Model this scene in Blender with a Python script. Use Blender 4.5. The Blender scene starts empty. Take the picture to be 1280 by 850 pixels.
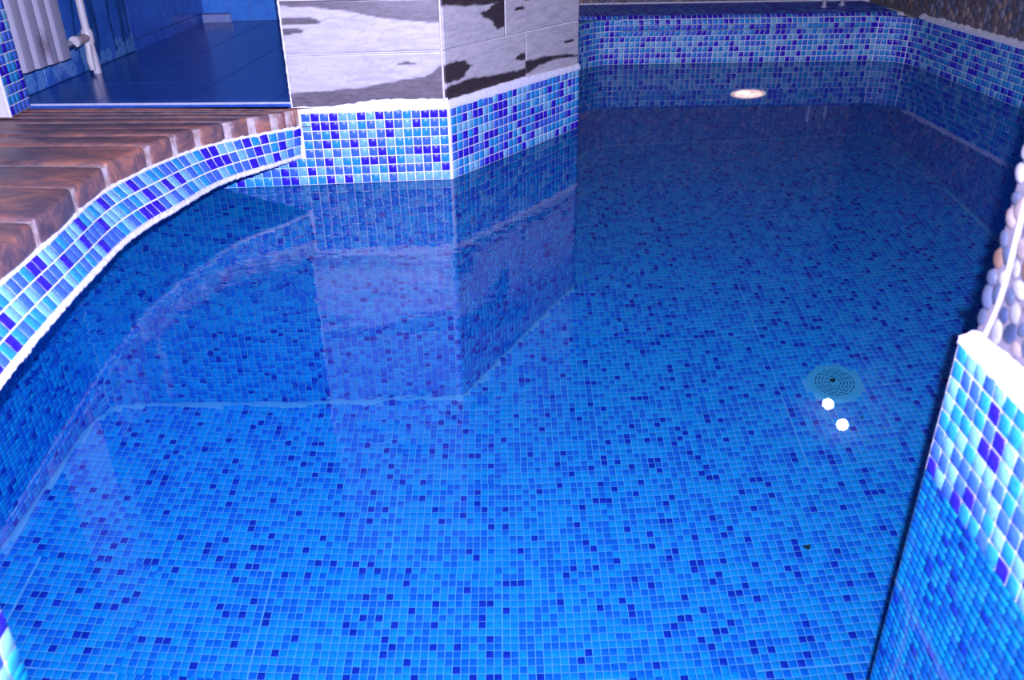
import bpy, bmesh, math, random
import numpy as np
from mathutils import Matrix, Vector

# Everything below is laid out in tile units: one above-water mosaic chip pitch = 1 unit.
S = 0.1
K = S / 0.025                                  # noise scales and lamp sizes below are written for 25 mm chips
random.seed(7)
rng = np.random.default_rng(11)
scene = bpy.context.scene
COL = scene.collection
PI = math.pi

# ------------------------------------------------------------------ camera
F_PX, PITCH, ROLL, YAW, CAM_H = 1049.17, 0.48221, -0.01464, 0.08853, 28.184


def cam_basis():
    f = np.array([math.sin(YAW) * math.cos(PITCH), math.cos(YAW) * math.cos(PITCH), -math.sin(PITCH)])
    r = np.array([math.cos(YAW), -math.sin(YAW), 0.0])
    u = np.cross(r, f)
    return math.cos(ROLL) * r + math.sin(ROLL) * u, math.cos(ROLL) * u - math.sin(ROLL) * r, f


CR, CU, CF = cam_basis()
cd = bpy.data.cameras.new('camera')
cd.sensor_width = 23.6
cd.lens = F_PX / 1280 * 23.6
cd.clip_start = 0.02
cd.clip_end = 100
cd.dof.use_dof = True
cd.dof.focus_distance = 2.6 * K
cd.dof.aperture_fstop = 3.4 / K
cam = bpy.data.objects.new('camera', cd)
COL.objects.link(cam)
cam.matrix_world = Matrix(((CR[0], CU[0], -CF[0], 0), (CR[1], CU[1], -CF[1], 0), (CR[2], CU[2], -CF[2], CAM_H * S), (0, 0, 0, 1)))
scene.camera = cam

# ------------------------------------------------------------------ light and exposure
wd = bpy.data.worlds.new('world')
scene.world = wd
wd.use_nodes = True
wd.node_tree.nodes['Background'].inputs[0].default_value = (0.35, 0.42, 1.0, 1)
wd.node_tree.nodes['Background'].inputs[1].default_value = 0.06

# the photographer's flash unit, a little above and beside the lens
FLASH = (0.6, -0.5, CAM_H + 4.5)
ld = bpy.data.lights.new('camera_flash', 'SPOT')
ld.energy = 640 * K * K
ld.color = (0.60, 0.575, 1.0)
ld.spot_size = math.radians(112)
ld.spot_blend = 1.0
ld.shadow_soft_size = 0.008 * K
ld.cycles.is_caustics_light = True
flash = bpy.data.objects.new('camera_flash', ld)
COL.objects.link(flash)
flash.location = Vector(FLASH) * S
flash.rotation_euler = Vector((-0.04, 0.90, -0.47)).to_track_quat('-Z', 'Y').to_euler()
flash.scale = (1.35, 1.0, 1.0)       # the flash head throws a wide, low beam

vs = scene.view_settings
vs.view_transform = 'Standard'
vs.look = 'None'
vs.exposure = 0.0
vs.gamma = 1.0
vs.use_curve_mapping = False
scene.cycles.use_denoising = True
scene.cycles.max_bounces = 10
scene.cycles.transmission_bounces = 6
scene.cycles.caustics_refractive = True
scene.cycles.caustics_reflective = False
scene.cycles.blur_glossy = 0.5
scene.cycles.sample_clamp_indirect = 4.0


# ------------------------------------------------------------------ materials
def newmat(name):
    m = bpy.data.materials.new(name)
    m.use_nodes = True
    nt = m.node_tree
    return m, nt, nt.nodes['Principled BSDF']


def link(nt, a, b):
    nt.links.new(a, b)


def noise(nt, scale, detail=3, rough=0.5, vec=None, dist=0.0):
    n = nt.nodes.new('ShaderNodeTexNoise')
    n.inputs['Scale'].default_value = scale
    n.inputs['Detail'].default_value = detail
    n.inputs['Roughness'].default_value = rough
    n.inputs['Distortion'].default_value = dist
    if vec is not None:
        link(nt, vec, n.inputs['Vector'])
    return n


def coords(nt, scale=(1, 1, 1), kind='Object'):
    tc = nt.nodes.new('ShaderNodeTexCoord')
    mp = nt.nodes.new('ShaderNodeMapping')
    mp.inputs['Scale'].default_value = scale
    link(nt, tc.outputs[kind], mp.inputs[0])
    return mp.outputs[0]


def geo_pos(nt, scale=(1, 1, 1)):
    g = nt.nodes.new('ShaderNodeNewGeometry')
    mp = nt.nodes.new('ShaderNodeMapping')
    mp.inputs['Scale'].default_value = tuple(c / K for c in scale)
    link(nt, g.outputs['Position'], mp.inputs[0])
    return mp.outputs[0]


def ramp(nt, fac, stops):
    r = nt.nodes.new('ShaderNodeValToRGB')
    e = r.color_ramp.elements
    while len(e) < len(stops):
        e.new(0.5)
    for k, (p, c) in enumerate(stops):
        e[k].position = p
        e[k].color = (*c, 1)
    link(nt, fac, r.inputs[0])
    return r.outputs[0]


def bump(nt, bsdf, height, strength, dist=0.002):
    b = nt.nodes.new('ShaderNodeBump')
    b.inputs['Strength'].default_value = strength
    b.inputs['Distance'].default_value = dist * K
    link(nt, height, b.inputs['Height'])
    link(nt, b.outputs[0], bsdf.inputs['Normal'])


def speckled(name, c1, c2, scale=60, rough=0.5, bstr=0.0, bscale=None, lo=0.35, hi=0.65, spec=0.5, bdist=0.002, stretch=(1, 1, 1)):
    m, nt, b = newmat(name)
    v = geo_pos(nt, stretch)
    n = noise(nt, scale, 4, 0.6, v)
    link(nt, ramp(nt, n.outputs[0], [(lo, c1), (hi, c2)]), b.inputs['Base Color'])
    b.inputs['Roughness'].default_value = rough
    b.inputs['Specular IOR Level'].default_value = spec
    if bstr:
        n2 = noise(nt, bscale or scale, 4, 0.6, v)
        bump(nt, b, n2.outputs[0], bstr, bdist)
    return m


def chip_mat(name, c, var=0.18):
    m, nt, b = newmat(name)
    v = geo_pos(nt, (1, 1, 2.2))
    n = noise(nt, 75, 3, 0.6, v, 0.8)
    c1 = tuple(x * (1 - var) for x in c)
    c2 = tuple(min(1, x * (1 + var) + 0.01) for x in c)
    link(nt, ramp(nt, n.outputs[0], [(0.3, c1), (0.7, c2)]), b.inputs['Base Color'])
    b.inputs['Roughness'].default_value = 0.32
    b.inputs['Specular IOR Level'].default_value = 0.22
    return m


CHIP = [chip_mat('glass_chip_pale', (0.135, 0.36, 0.50)), chip_mat('glass_chip_sky', (0.014, 0.22, 0.46)),
        chip_mat('glass_chip_cornflower', (0.034, 0.115, 0.45)), chip_mat('glass_chip_ultramarine', (0.018, 0.006, 0.36)),
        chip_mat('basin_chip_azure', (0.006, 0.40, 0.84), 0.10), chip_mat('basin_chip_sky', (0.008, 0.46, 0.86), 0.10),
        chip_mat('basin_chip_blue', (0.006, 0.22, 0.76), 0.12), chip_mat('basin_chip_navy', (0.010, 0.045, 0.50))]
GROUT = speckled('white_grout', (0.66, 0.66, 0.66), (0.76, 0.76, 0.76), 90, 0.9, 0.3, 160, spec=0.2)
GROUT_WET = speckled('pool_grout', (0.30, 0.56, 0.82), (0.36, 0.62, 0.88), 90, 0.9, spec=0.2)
PLASTER = speckled('white_plaster', (0.62, 0.60, 0.57), (0.68, 0.66, 0.63), 20, 0.9, 0.2, 120)
MORTAR_TAN = speckled('tan_mortar', (0.30, 0.20, 0.145), (0.55, 0.48, 0.44), 40, 0.95, 0.5, 120)
WHITE_METAL = speckled('white_enamel', (0.36, 0.36, 0.38), (0.41, 0.41, 0.42), 12, 0.35)
PLASTIC = speckled('ivory_plastic', (0.50, 0.48, 0.43), (0.56, 0.54, 0.49), 30, 0.4)
ROOM_FLOOR = speckled('dark_blue_floor_tile', (0.016, 0.060, 0.27), (0.022, 0.085, 0.34), 22, 0.22, 0.05, 200)
FLOOR_JOINT = speckled('grey_floor_joint', (0.06, 0.12, 0.24), (0.09, 0.16, 0.30), 60, 0.8)
WALL_JOINT = speckled('blue_wall_joint', (0.10, 0.20, 0.42), (0.14, 0.26, 0.50), 60, 0.8)
CEIL = speckled('ceiling_paint', (0.30, 0.30, 0.30), (0.34, 0.34, 0.34), 8, 0.95)
DRAIN = speckled('pale_drain_plastic', (0.18, 0.60, 0.76), (0.24, 0.66, 0.80), 60, 0.5)
DARK = speckled('dark_slot', (0.012, 0.02, 0.03), (0.02, 0.03, 0.04), 60, 0.9)
CHROME, _nt, _b = newmat('dull_chrome')
_b.inputs['Metallic'].default_value = 1.0
_b.inputs['Roughness'].default_value = 0.22
_b.inputs['Base Color'].default_value = (0.75, 0.75, 0.76, 1)


def marble_blue(name, dark, light, scale):
    m, nt, b = newmat(name)
    v = geo_pos(nt)
    n = noise(nt, scale, 5, 0.65, v, 1.4)
    link(nt, ramp(nt, n.outputs[0], [(0.35, dark), (0.52, tuple((a + c) / 2 for a, c in zip(dark, light))), (0.72, light)]), b.inputs['Base Color'])
    b.inputs['Roughness'].default_value = 0.18
    return m


TILE_SIDE = marble_blue('marbled_blue_wall_tile', (0.028, 0.095, 0.42), (0.06, 0.19, 0.62), 16)
TILE_BACK = marble_blue('marbled_sky_wall_tile', (0.04, 0.22, 0.62), (0.085, 0.33, 0.74), 10)


def attr_mat(name, rough, scale=120, bstr=0.15, spec=0.5):
    m, nt, b = newmat(name)
    a = nt.nodes.new('ShaderNodeAttribute')
    a.attribute_name = 'print'
    link(nt, a.outputs['Color'], b.inputs['Base Color'])
    b.inputs['Roughness'].default_value = rough
    b.inputs['Specular IOR Level'].default_value = spec
    n = noise(nt, scale, 3, 0.6, geo_pos(nt))
    bump(nt, b, n.outputs[0], bstr, 0.001)
    return m


STONE_PRINT = attr_mat('printed_stone_tile', 0.28)
DECOR_PRINT = attr_mat('printed_botanical_tile', 0.2)


def plank_mat():
    m, nt, b = newmat('weathered_plank')
    v = geo_pos(nt, (0.45, 1.2, 1.0))
    n = noise(nt, 20, 7, 0.7, v, 0.9)
    c = ramp(nt, n.outputs[0], [(0.28, (0.065, 0.050, 0.058)), (0.46, (0.15, 0.10, 0.10)), (0.60, (0.29, 0.15, 0.10)), (0.78, (0.42, 0.33, 0.29))])
    n3 = noise(nt, 5, 2, 0.5, geo_pos(nt))
    mix = nt.nodes.new('ShaderNodeMix')
    mix.data_type = 'RGBA'
    mix.blend_type = 'MULTIPLY'
    mix.inputs[0].default_value = 0.8
    link(nt, c, mix.inputs[6])
    link(nt, ramp(nt, n3.outputs[0], [(0.35, (0.62, 0.6, 0.72)), (0.62, (1.35, 1.0, 0.8))]), mix.inputs[7])
    link(nt, mix.outputs[2], b.inputs['Base Color'])
    b.inputs['Roughness'].default_value = 0.42
    n2 = noise(nt, 60, 5, 0.7, v)
    bump(nt, b, n2.outputs[0], 0.6, 0.003)
    return m


PLANK = plank_mat()


def pebble_mat(name, c):
    return speckled(name, tuple(x * 0.75 for x in c), tuple(min(1, x * 1.2) for x in c), 45, 0.5, 0.1, 90)


PEB = [pebble_mat('pebble_slate', (0.030, 0.045, 0.085)), pebble_mat('pebble_grey', (0.06, 0.075, 0.11)), pebble_mat('pebble_tan', (0.15, 0.085, 0.055)),
       pebble_mat('pebble_cream', (0.20, 0.16, 0.14)), pebble_mat('pebble_white', (0.26, 0.25, 0.25))]
PEBD = [pebble_mat('dark_pebble_brown', (0.13, 0.09, 0.075)), pebble_mat('dark_pebble_slate', (0.09, 0.10, 0.13)), pebble_mat('dark_pebble_tan', (0.27, 0.19, 0.14)),
        pebble_mat('dark_pebble_grey', (0.20, 0.20, 0.22))]
PEB_BED = speckled('pebble_mortar', (0.13, 0.115, 0.13), (0.17, 0.15, 0.165), 50, 0.95, 0.4, 120)
PEB_BED_DARK = speckled('dark_pebble_mortar', (0.13, 0.115, 0.12), (0.18, 0.16, 0.165), 50, 0.95, 0.4, 120)


def emit(name, c, s):
    m, nt, b = newmat(name)
    b.inputs['Base Color'].default_value = (0.8, 0.8, 0.8, 1)
    b.inputs['Emission Color'].default_value = (*c, 1)
    b.inputs['Emission Strength'].default_value = s
    return m


LAMP_GLOW = emit('ceiling_lamp_glow', (0.9, 0.9, 1.0), 60)


def water_mat():
    m = bpy.data.materials.new('pool_water')
    m.use_nodes = True
    nt = m.node_tree
    nt.nodes.clear()
    out = nt.nodes.new('ShaderNodeOutputMaterial')
    g = nt.nodes.new('ShaderNodeBsdfGlass')
    g.inputs['IOR'].default_value = 1.333
    g.inputs['Roughness'].default_value = 0.0
    n = noise(nt, 22, 2, 0.5, geo_pos(nt, (1, 1.3, 1)), 0.3)
    n2 = noise(nt, 1.6, 2, 0.5, geo_pos(nt))
    dn = nt.nodes.new('ShaderNodeVectorMath')
    dn.operation = 'DISTANCE'
    dn.inputs[1].default_value = (-12 * 0.025, 76 * 0.025, 0.0)
    link(nt, geo_pos(nt), dn.inputs[0])
    near = ramp(nt, dn.outputs['Value'], [(0.25, (1.0,) * 3), (0.95, (0.05,) * 3)])
    m0 = ramp(nt, n2.outputs[0], [(0.36, (0.10,) * 3), (0.62, (0.9,) * 3)])
    mm = nt.nodes.new('ShaderNodeMath')
    mm.operation = 'MULTIPLY'
    link(nt, near, mm.inputs[0])
    link(nt, m0, mm.inputs[1])
    mask = mm.outputs[0]
    mul = nt.nodes.new('ShaderNodeMath')
    mul.operation = 'MULTIPLY'
    link(nt, n.outputs[0], mul.inputs[0])
    link(nt, mask, mul.inputs[1])
    b = nt.nodes.new('ShaderNodeBump')
    b.inputs['Strength'].default_value = 0.7
    b.inputs['Distance'].default_value = 0.0022 * K
    link(nt, mul.outputs[0], b.inputs['Height'])
    link(nt, b.outputs[0], g.inputs['Normal'])
    link(nt, g.outputs[0], out.inputs['Surface'])
    va = nt.nodes.new('ShaderNodeVolumeAbsorption')
    va.inputs['Color'].default_value = WATER_TINT
    va.inputs['Density'].default_value = WATER_DENS
    link(nt, va.outputs[0], out.inputs['Volume'])
    return m


WATER_TINT = (0.20, 0.86, 0.95, 1)
WATER_DENS = 0.5 / K
WATER = water_mat()


# ------------------------------------------------------------------ object helpers
def link_obj(name, mesh, parent=None):
    o = bpy.data.objects.new(name, mesh)
    COL.objects.link(o)
    if parent is not None:
        o.parent = parent
    o.cycles.is_caustics_receiver = True
    return o


def mesh_from(name, verts, faces, mats, idx=None, smooth=False):
    me = bpy.data.meshes.new(name)
    v = np.asarray(verts, float) * S
    if isinstance(faces, np.ndarray):
        nf, k = faces.shape
        me.vertices.add(len(v))
        me.vertices.foreach_set('co', v.ravel())
        me.loops.add(nf * k)
        me.loops.foreach_set('vertex_index', faces.ravel().astype(np.int32))
        me.polygons.add(nf)
        me.polygons.foreach_set('loop_start', np.arange(0, nf * k, k, dtype=np.int32))
        me.polygons.foreach_set('loop_total', np.full(nf, k, dtype=np.int32))
    else:
        me.from_pydata([tuple(p) for p in v], [], [tuple(f) for f in faces])
    for m in (mats if isinstance(mats, (list, tuple)) else [mats]):
        me.materials.append(m)
    if idx is not None:
        me.polygons.foreach_set('material_index', np.asarray(idx, dtype=np.int32))
    if smooth:
        me.polygons.foreach_set('use_smooth', np.ones(len(me.polygons), dtype=bool))
    me.update(calc_edges=True)
    me.validate()
    return me


def obj(name, verts, faces, mats, parent=None, idx=None, smooth=False):
    return link_obj(name, mesh_from(name, verts, faces, mats, idx, smooth), parent)


def tag(o, label, cat, group=None, kind=None):
    o['label'] = label
    o['category'] = cat
    if group:
        o['group'] = group
    if kind:
        o['kind'] = kind
    return o


def thing(name, label, cat, loc, group=None, kind=None):
    o = bpy.data.objects.new(name, None)
    COL.objects.link(o)
    o.location = Vector(loc) * S
    return tag(o, label, cat, group, kind)


class MB:
    """collects boxes, prisms, tubes; all in units"""

    def __init__(s):
        s.v, s.f = [], []

    def add(s, v, f):
        k = len(s.v)
        s.v += [tuple(p) for p in v]
        s.f += [tuple(i + k for i in q) for q in f]
        return s

    def box(s, x0, x1, y0, y1, z0, z1):
        return s.prism([(x0, y0), (x1, y0), (x1, y1), (x0, y1)], z0, z1)

    def prism(s, poly, z0, z1):
        """poly counter-clockwise; z0, z1 numbers or lists"""
        n = len(poly)
        a = z0 if hasattr(z0, '__len__') else [z0] * n
        b = z1 if hasattr(z1, '__len__') else [z1] * n
        v = [(p[0], p[1], a[i]) for i, p in enumerate(poly)] + [(p[0], p[1], b[i]) for i, p in enumerate(poly)]
        f = [tuple(range(n - 1, -1, -1)), tuple(range(n, 2 * n))] + [(i, (i + 1) % n, n + (i + 1) % n, n + i) for i in range(n)]
        return s.add(v, f)

    def tube(s, pts, r, n=12, cap=True):
        pts = [Vector(p) for p in pts]
        rs = r if hasattr(r, '__len__') else [r] * len(pts)
        v, f = [], []
        ref = None
        for i, p in enumerate(pts):
            d = (pts[min(i + 1, len(pts) - 1)] - pts[max(i - 1, 0)]).normalized()
            if ref is None:
                ref = d.orthogonal().normalized()
            ref = (ref - d * ref.dot(d)).normalized()
            w = d.cross(ref)
            for k in range(n):
                a = 2 * PI * k / n
                v.append(p + (ref * math.cos(a) + w * math.sin(a)) * rs[i])
        for i in range(len(pts) - 1):
            for k in range(n):
                f.append((i * n + k, i * n + (k + 1) % n, (i + 1) * n + (k + 1) % n, (i + 1) * n + k))
        if cap:
            f.append(tuple(range(n - 1, -1, -1)))
            f.append(tuple((len(pts) - 1) * n + k for k in range(n)))
        return s.add(v, f)

    def build(s, name, mat, parent=None, smooth=False, loc=(0, 0, 0), bevel=0.0, seg=2):
        v = [(p[0] - loc[0], p[1] - loc[1], p[2] - loc[2]) for p in s.v]
        me = mesh_from(name, v, s.f, mat)
        bm = bmesh.new()
        bm.from_mesh(me)
        bmesh.ops.recalc_face_normals(bm, faces=bm.faces)
        if bevel:
            bmesh.ops.bevel(bm, geom=[e for e in bm.edges if len(e.link_faces) == 2 and e.calc_face_angle(0) > 0.5], offset=bevel * S, segments=seg, affect='EDGES', profile=0.5)
        bm.to_mesh(me)
        bm.free()
        if smooth:
            me.polygons.foreach_set('use_smooth', np.ones(len(me.polygons), dtype=bool))
            try:
                me.set_sharp_from_angle(angle=math.radians(40))
            except Exception:
                pass
        return link_obj(name, me, parent)


# ------------------------------------------------------------------ mosaic chips
def chip_template(pitch):
    a, b, d = 0.442 * pitch, 0.40 * pitch, 0.09
    v = [(-a, -a, 0), (a, -a, 0), (a, a, 0), (-a, a, 0), (-a, -a, d * .6), (a, -a, d * .6), (a, a, d * .6), (-a, a, d * .6), (-b, -b, d), (b, -b, d), (b, b, d), (-b, b, d)]
    f = [(0, 1, 5, 4), (1, 2, 6, 5), (2, 3, 7, 6), (3, 0, 4, 7), (4, 5, 9, 8), (5, 6, 10, 9), (6, 7, 11, 10), (7, 4, 8, 11), (8, 9, 10, 11)]
    return np.array(v), np.array(f)


_chip_mesh = {}


def chip_mesh(pitch, c):
    k = (pitch, c)
    if k not in _chip_mesh:
        v, f = chip_template(pitch)
        _chip_mesh[k] = mesh_from('mosaic_tile', v, f, CHIP[c])
    return _chip_mesh[k]


def jitter(T, B, N, amt=0.022):
    n = len(T)
    N2 = N + T * rng.normal(0, amt, (n, 1)) + B * rng.normal(0, amt, (n, 1))
    N2 /= np.linalg.norm(N2, axis=1)[:, None]
    T2 = T - N2 * np.sum(T * N2, 1)[:, None]
    T2 /= np.linalg.norm(T2, axis=1)[:, None]
    return T2, np.cross(N2, T2), N2


def project(P):
    Q = P - np.array([0, 0, CAM_H])
    z = Q @ CF
    zz = np.where(z > 1, z, 1)
    return 640 + F_PX * (Q @ CR) / zz, 425 - F_PX * (Q @ CU) / zz, z


def mosaic(P, T, B, N, pitch, weights, parent, nsingle=300, minpx=9.5, w=None, hide=None, field='mosaic_field', mul=1.0, origin=(0, 0, 0), bs=None):
    """chips at P with frames T,B,N (unit). The largest in view become single objects, the rest one stuff mesh."""
    n = len(P)
    wts = np.zeros(8)
    wts[:len(weights)] = weights
    col = rng.choice(8, n, p=wts / wts.sum())
    T, B, N = jitter(T, B, N)
    og = np.array(origin, float)
    if bs is not None:
        B = B * np.asarray(bs)[:, None]
    Pv = P.copy()
    under = Pv[:, 2] < 0
    Pv[under, 2] *= 0.62
    x, y, z = project(Pv)
    view = np.array([0, 0, CAM_H]) - P
    dist = np.linalg.norm(view, axis=1)
    cosv = np.abs(np.sum(view * N, 1)) / dist
    size = F_PX * pitch * mul / dist * np.sqrt(np.clip(cosv, 0, 1))
    ok = (x > -4) & (x < 1284) & (y > -4) & (y < 854) & (z > 2)
    wide = F_PX * pitch / dist >= minpx
    if hide is not None:
        ok &= ~hide
    size = np.where(ok & wide, size, 0)
    order = np.argsort(-size)
    singles = [i for i in order[:nsingle] if size[i] > 0]
    rest = np.ones(n, bool)
    rest[singles] = False
    for i in singles:
        o = link_obj('mosaic_tile', chip_mesh(pitch, int(col[i])), parent)
        M = Matrix(((T[i, 0], B[i, 0], N[i, 0], (P[i, 0] - og[0]) * S), (T[i, 1], B[i, 1], N[i, 1], (P[i, 1] - og[1]) * S), (T[i, 2], B[i, 2], N[i, 2], (P[i, 2] - og[2]) * S), (0, 0, 0, 1)))
        o.matrix_local = M
    r = np.where(rest)[0]
    if len(r):
        tv, tf = chip_template(pitch)
        V = (P[r] - og)[:, None, :] + tv[None, :, 0:1] * T[r][:, None, :] + tv[None, :, 1:2] * B[r][:, None, :] + tv[None, :, 2:3] * N[r][:, None, :]
        Fc = tf[None] + (np.arange(len(r)) * len(tv))[:, None, None]
        idx = np.repeat(col[r], len(tf))
        o = obj(field, V.reshape(-1, 3), Fc.reshape(-1, 4), CHIP, parent, idx)
        o['kind'] = 'stuff'
    return len(singles)


W_DRY = (0.26, 0.26, 0.28, 0.20)
W_WET = (0, 0, 0, 0, 0.40, 0.16, 0.37, 0.07)


class Path:
    def __init__(s, pts):
        s.p = np.array(pts, float)
        d = np.diff(s.p, axis=0)
        s.l = np.hypot(d[:, 0], d[:, 1])
        s.c = np.concatenate([[0], np.cumsum(s.l)])
        s.len = s.c[-1]

    def at(s, t):
        return np.stack([np.interp(t, s.c, s.p[:, k]) for k in range(s.p.shape[1])], -1)

    def tan(s, t):
        d = s.at(np.minimum(t + .05, s.len)) - s.at(np.maximum(t - .05, 0))
        return d / np.linalg.norm(d, axis=-1)[..., None]


def wall_frames(path, s0, s1, z0, z1, pitch, side=1, from_top=True, off=0.0):
    """frames of chips on a vertical wall over path; the wall's open side lies to side*left of its direction"""
    k = max(1, int(round((s1 - s0) / pitch)))
    t = s0 + (np.arange(k) + 0.5) * (s1 - s0) / k
    z = np.arange(z1 - pitch / 2, z0, -pitch) if from_top else np.arange(z0 + pitch / 2, z1, pitch)
    tt, zz = np.meshgrid(t, z)
    tt, zz = tt.ravel(), zz.ravel()
    p = path.at(tt)
    d = path.tan(tt)
    nx = np.stack([-d[:, 1], d[:, 0]], -1) * side
    P = np.concatenate([p + nx * off, zz[:, None]], 1)
    N = np.concatenate([nx, np.zeros((len(tt), 1))], 1)
    B = np.tile([0, 0, 1.0], (len(tt), 1))
    T = np.cross(B, N)
    return P, T, B, N


def wall_core(path, z0, z1, thick, side=1):
    """points for a prism polygon: front along path, back offset outward"""
    p = path.p
    t = path.c
    d = path.tan(t)
    nx = np.stack([-d[:, 1], d[:, 0]], -1) * side
    back = p - nx * thick
    return [tuple(q) for q in p], [tuple(q) for q in back]


def strip_wall(path, z0, z1, thick, side=1):
    m = MB()
    fr, bk = wall_core(path, z0, z1, thick, side)
    n = len(fr)
    v = [(*p, z0) for p in fr] + [(*p, z1) for p in fr] + [(*p, z0) for p in bk] + [(*p, z1) for p in bk]
    f = []
    for i in range(n - 1):
        f += [(i, i + 1, n + i + 1, n + i), (2 * n + i, 3 * n + i, 3 * n + i + 1, 2 * n + i + 1), (n + i, n + i + 1, 3 * n + i + 1, 3 * n + i), (i, 2 * n + i, 2 * n + i + 1, i + 1)]
    f += [(0, n, 3 * n, 2 * n), (n - 1, 3 * n - 1, 4 * n - 1, 2 * n - 1)]
    return m.add(v, f)


def arc(cx, cy, r, a0, a1, n=8):
    return [(cx + r * math.cos(math.radians(a0 + (a1 - a0) * k / n)), cy + r * math.sin(math.radians(a0 + (a1 - a0) * k / n))) for k in range(n + 1)]


def smooth_poly(pts, n=2):
    """Chaikin corner cutting, ends kept"""
    p = np.array(pts, float)
    for _ in range(n):
        q = [p[0]]
        for a, b in zip(p[:-1], p[1:]):
            q += [a * .75 + b * .25, a * .25 + b * .75]
        q.append(p[-1])
        p = np.array(q)
    return p


# ------------------------------------------------------------------ plan of the pool
DEPTH = -57.5
Y1 = 94.08
PX1 = 1.77                                   # pier corner
AL = 0.8808                                  # direction of the pier's second face
LQ = 28.6
PE = (PX1 + LQ * math.cos(AL), Y1 + LQ * math.sin(AL))
GA = -0.0826                                 # far wall direction
FX0, FY0 = 35.48, 165.18


def far_line(i):
    return (FX0 + i * math.cos(GA), FY0 + i * math.sin(GA))


X2, Y2, BE = 26.10, 35.65, -1.701            # near pillar: corner and face direction
DECK_ZB, DECK_ZT, PLANK_Z, ROOM_Z = 3.33, 6.57, 8.65, 9.0
CEIL_Z = 70.0

left_pts = [(-57.5, 18.0), (-44.7, 85.5)] + [(-44.15, 88.4), (-43.3, 91.0), (-42.2, 92.8), (-40.6, 93.8), (-39.0, Y1)]
LEFT = Path(left_pts)
BACK = Path([(-39.0, Y1), (PX1, Y1)])
PIERQ = Path([(PX1, Y1), PE])
farl = [(24.0, 150.0), (26.2, 157.0), (27.65, 159.9), (28.2, 160.8), (28.75, 161.5), (29.7, 162.7), (31.4, 164.1), (33.2, 165.0), far_line(0.6)]
farr = [far_line(49.0), (86.2, 160.2), (88.0, 158.9), (89.1, 156.6), (89.45, 153.0)]
FAR = Path(farl + [far_line(i) for i in (10, 20, 30, 40)] + farr)
RIGHT = Path([(89.45, 153.0), (86.1, 115.0), (82.5, 74.0), (79.0, Y2 + 4)])
PIL = Path([(X2, Y2), (X2 + 40 * math.cos(BE), Y2 + 40 * math.sin(BE))])
outline = [tuple(p) for p in LEFT.p] + [(PX1, Y1), PE, (16.0, 121.0), (16.0, 140.0)] + [tuple(p) for p in FAR.p] + [tuple(p) for p in RIGHT.p[1:]] + \
          [(X2, Y2), tuple(PIL.p[1]), (-61.0, -4.0)]
POLY = np.array(outline)


def inside(P, poly):
    x, y = P[:, 0], P[:, 1]
    r = np.zeros(len(P), bool)
    j = len(poly) - 1
    for i in range(len(poly)):
        xi, yi = poly[i]
        xj, yj = poly[j]
        c = ((yi > y) != (yj > y)) & (x < (xj - xi) * (y - yi) / (yj - yi + 1e-12) + xi)
        r ^= c
        j = i
    return r


def edge_dist(P, poly):
    d = np.full(len(P), 1e9)
    j = len(poly) - 1
    for i in range(len(poly)):
        a, b = np.array(poly[j]), np.array(poly[i])
        ab = b - a
        t = np.clip(((P - a) @ ab) / (ab @ ab + 1e-12), 0, 1)
        d = np.minimum(d, np.linalg.norm(P - (a + t[:, None] * ab), axis=1))
        j = i
    return d


# ------------------------------------------------------------------ pool floor
m = MB()
m.box(-62, 96, -8, 196, DEPTH - 4, DEPTH)
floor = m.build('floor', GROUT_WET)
tag(floor, 'deep pool floor laid with small blue mosaic under the water', 'floor', kind='structure')
PW = 0.8
g0 = GA
gx, gy = np.meshgrid(np.arange(-90, 110) * PW, np.arange(0, 225) * PW)
sh = rng.normal(0, 0.05, (40, 40, 2))
ii, jj = np.meshgrid(np.arange(200) // 15, np.arange(225) // 15)
gx = gx + sh[jj, ii, 0]
gy = gy + sh[jj, ii, 1]
U = np.stack([gx.ravel(), gy.ravel()], 1)
c_, s_ = math.cos(g0), math.sin(g0)
XY = np.stack([U[:, 0] * c_ - U[:, 1] * s_, U[:, 0] * s_ + U[:, 1] * c_ + 8], 1)
XY = XY[inside(XY, POLY)]
XY = XY[edge_dist(XY, POLY) > 0.30]
XY = XY[np.hypot(XY[:, 0] - 49.5, XY[:, 1] - 88.9) > 3.55]
n = len(XY)
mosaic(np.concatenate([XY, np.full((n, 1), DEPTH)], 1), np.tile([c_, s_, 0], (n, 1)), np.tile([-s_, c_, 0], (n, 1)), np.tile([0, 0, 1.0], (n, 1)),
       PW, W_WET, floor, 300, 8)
# fillet of grout where floor and walls meet
fm = MB()
pl = [tuple(p) for p in POLY]
ring_in = []
for k in range(len(pl)):
    a, b, c = np.array(pl[k - 1]), np.array(pl[k]), np.array(pl[(k + 1) % len(pl)])
    d1 = (b - a) / np.linalg.norm(b - a)
    d2 = (c - b) / np.linalg.norm(c - b)
    n1, n2 = np.array([d1[1], -d1[0]]), np.array([d2[1], -d2[0]])
    nn = n1 + n2
    nn /= max(0.35, (nn @ nn) / 2) ** 1.0
    ring_in.append(b + nn * 0.15)
n = len(pl)
v = [(*p, DEPTH + 0.17) for p in pl] + [(*p, DEPTH + 0.06) for p in ring_in]
fm.add(v, [(k, (k + 1) % n, n + (k + 1) % n, n + k) for k in range(n)])
fm.build('grout_fillet', speckled('fillet_grout', (0.18, 0.46, 0.72), (0.24, 0.52, 0.78), 90, 0.9, spec=0.2), floor)

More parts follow.
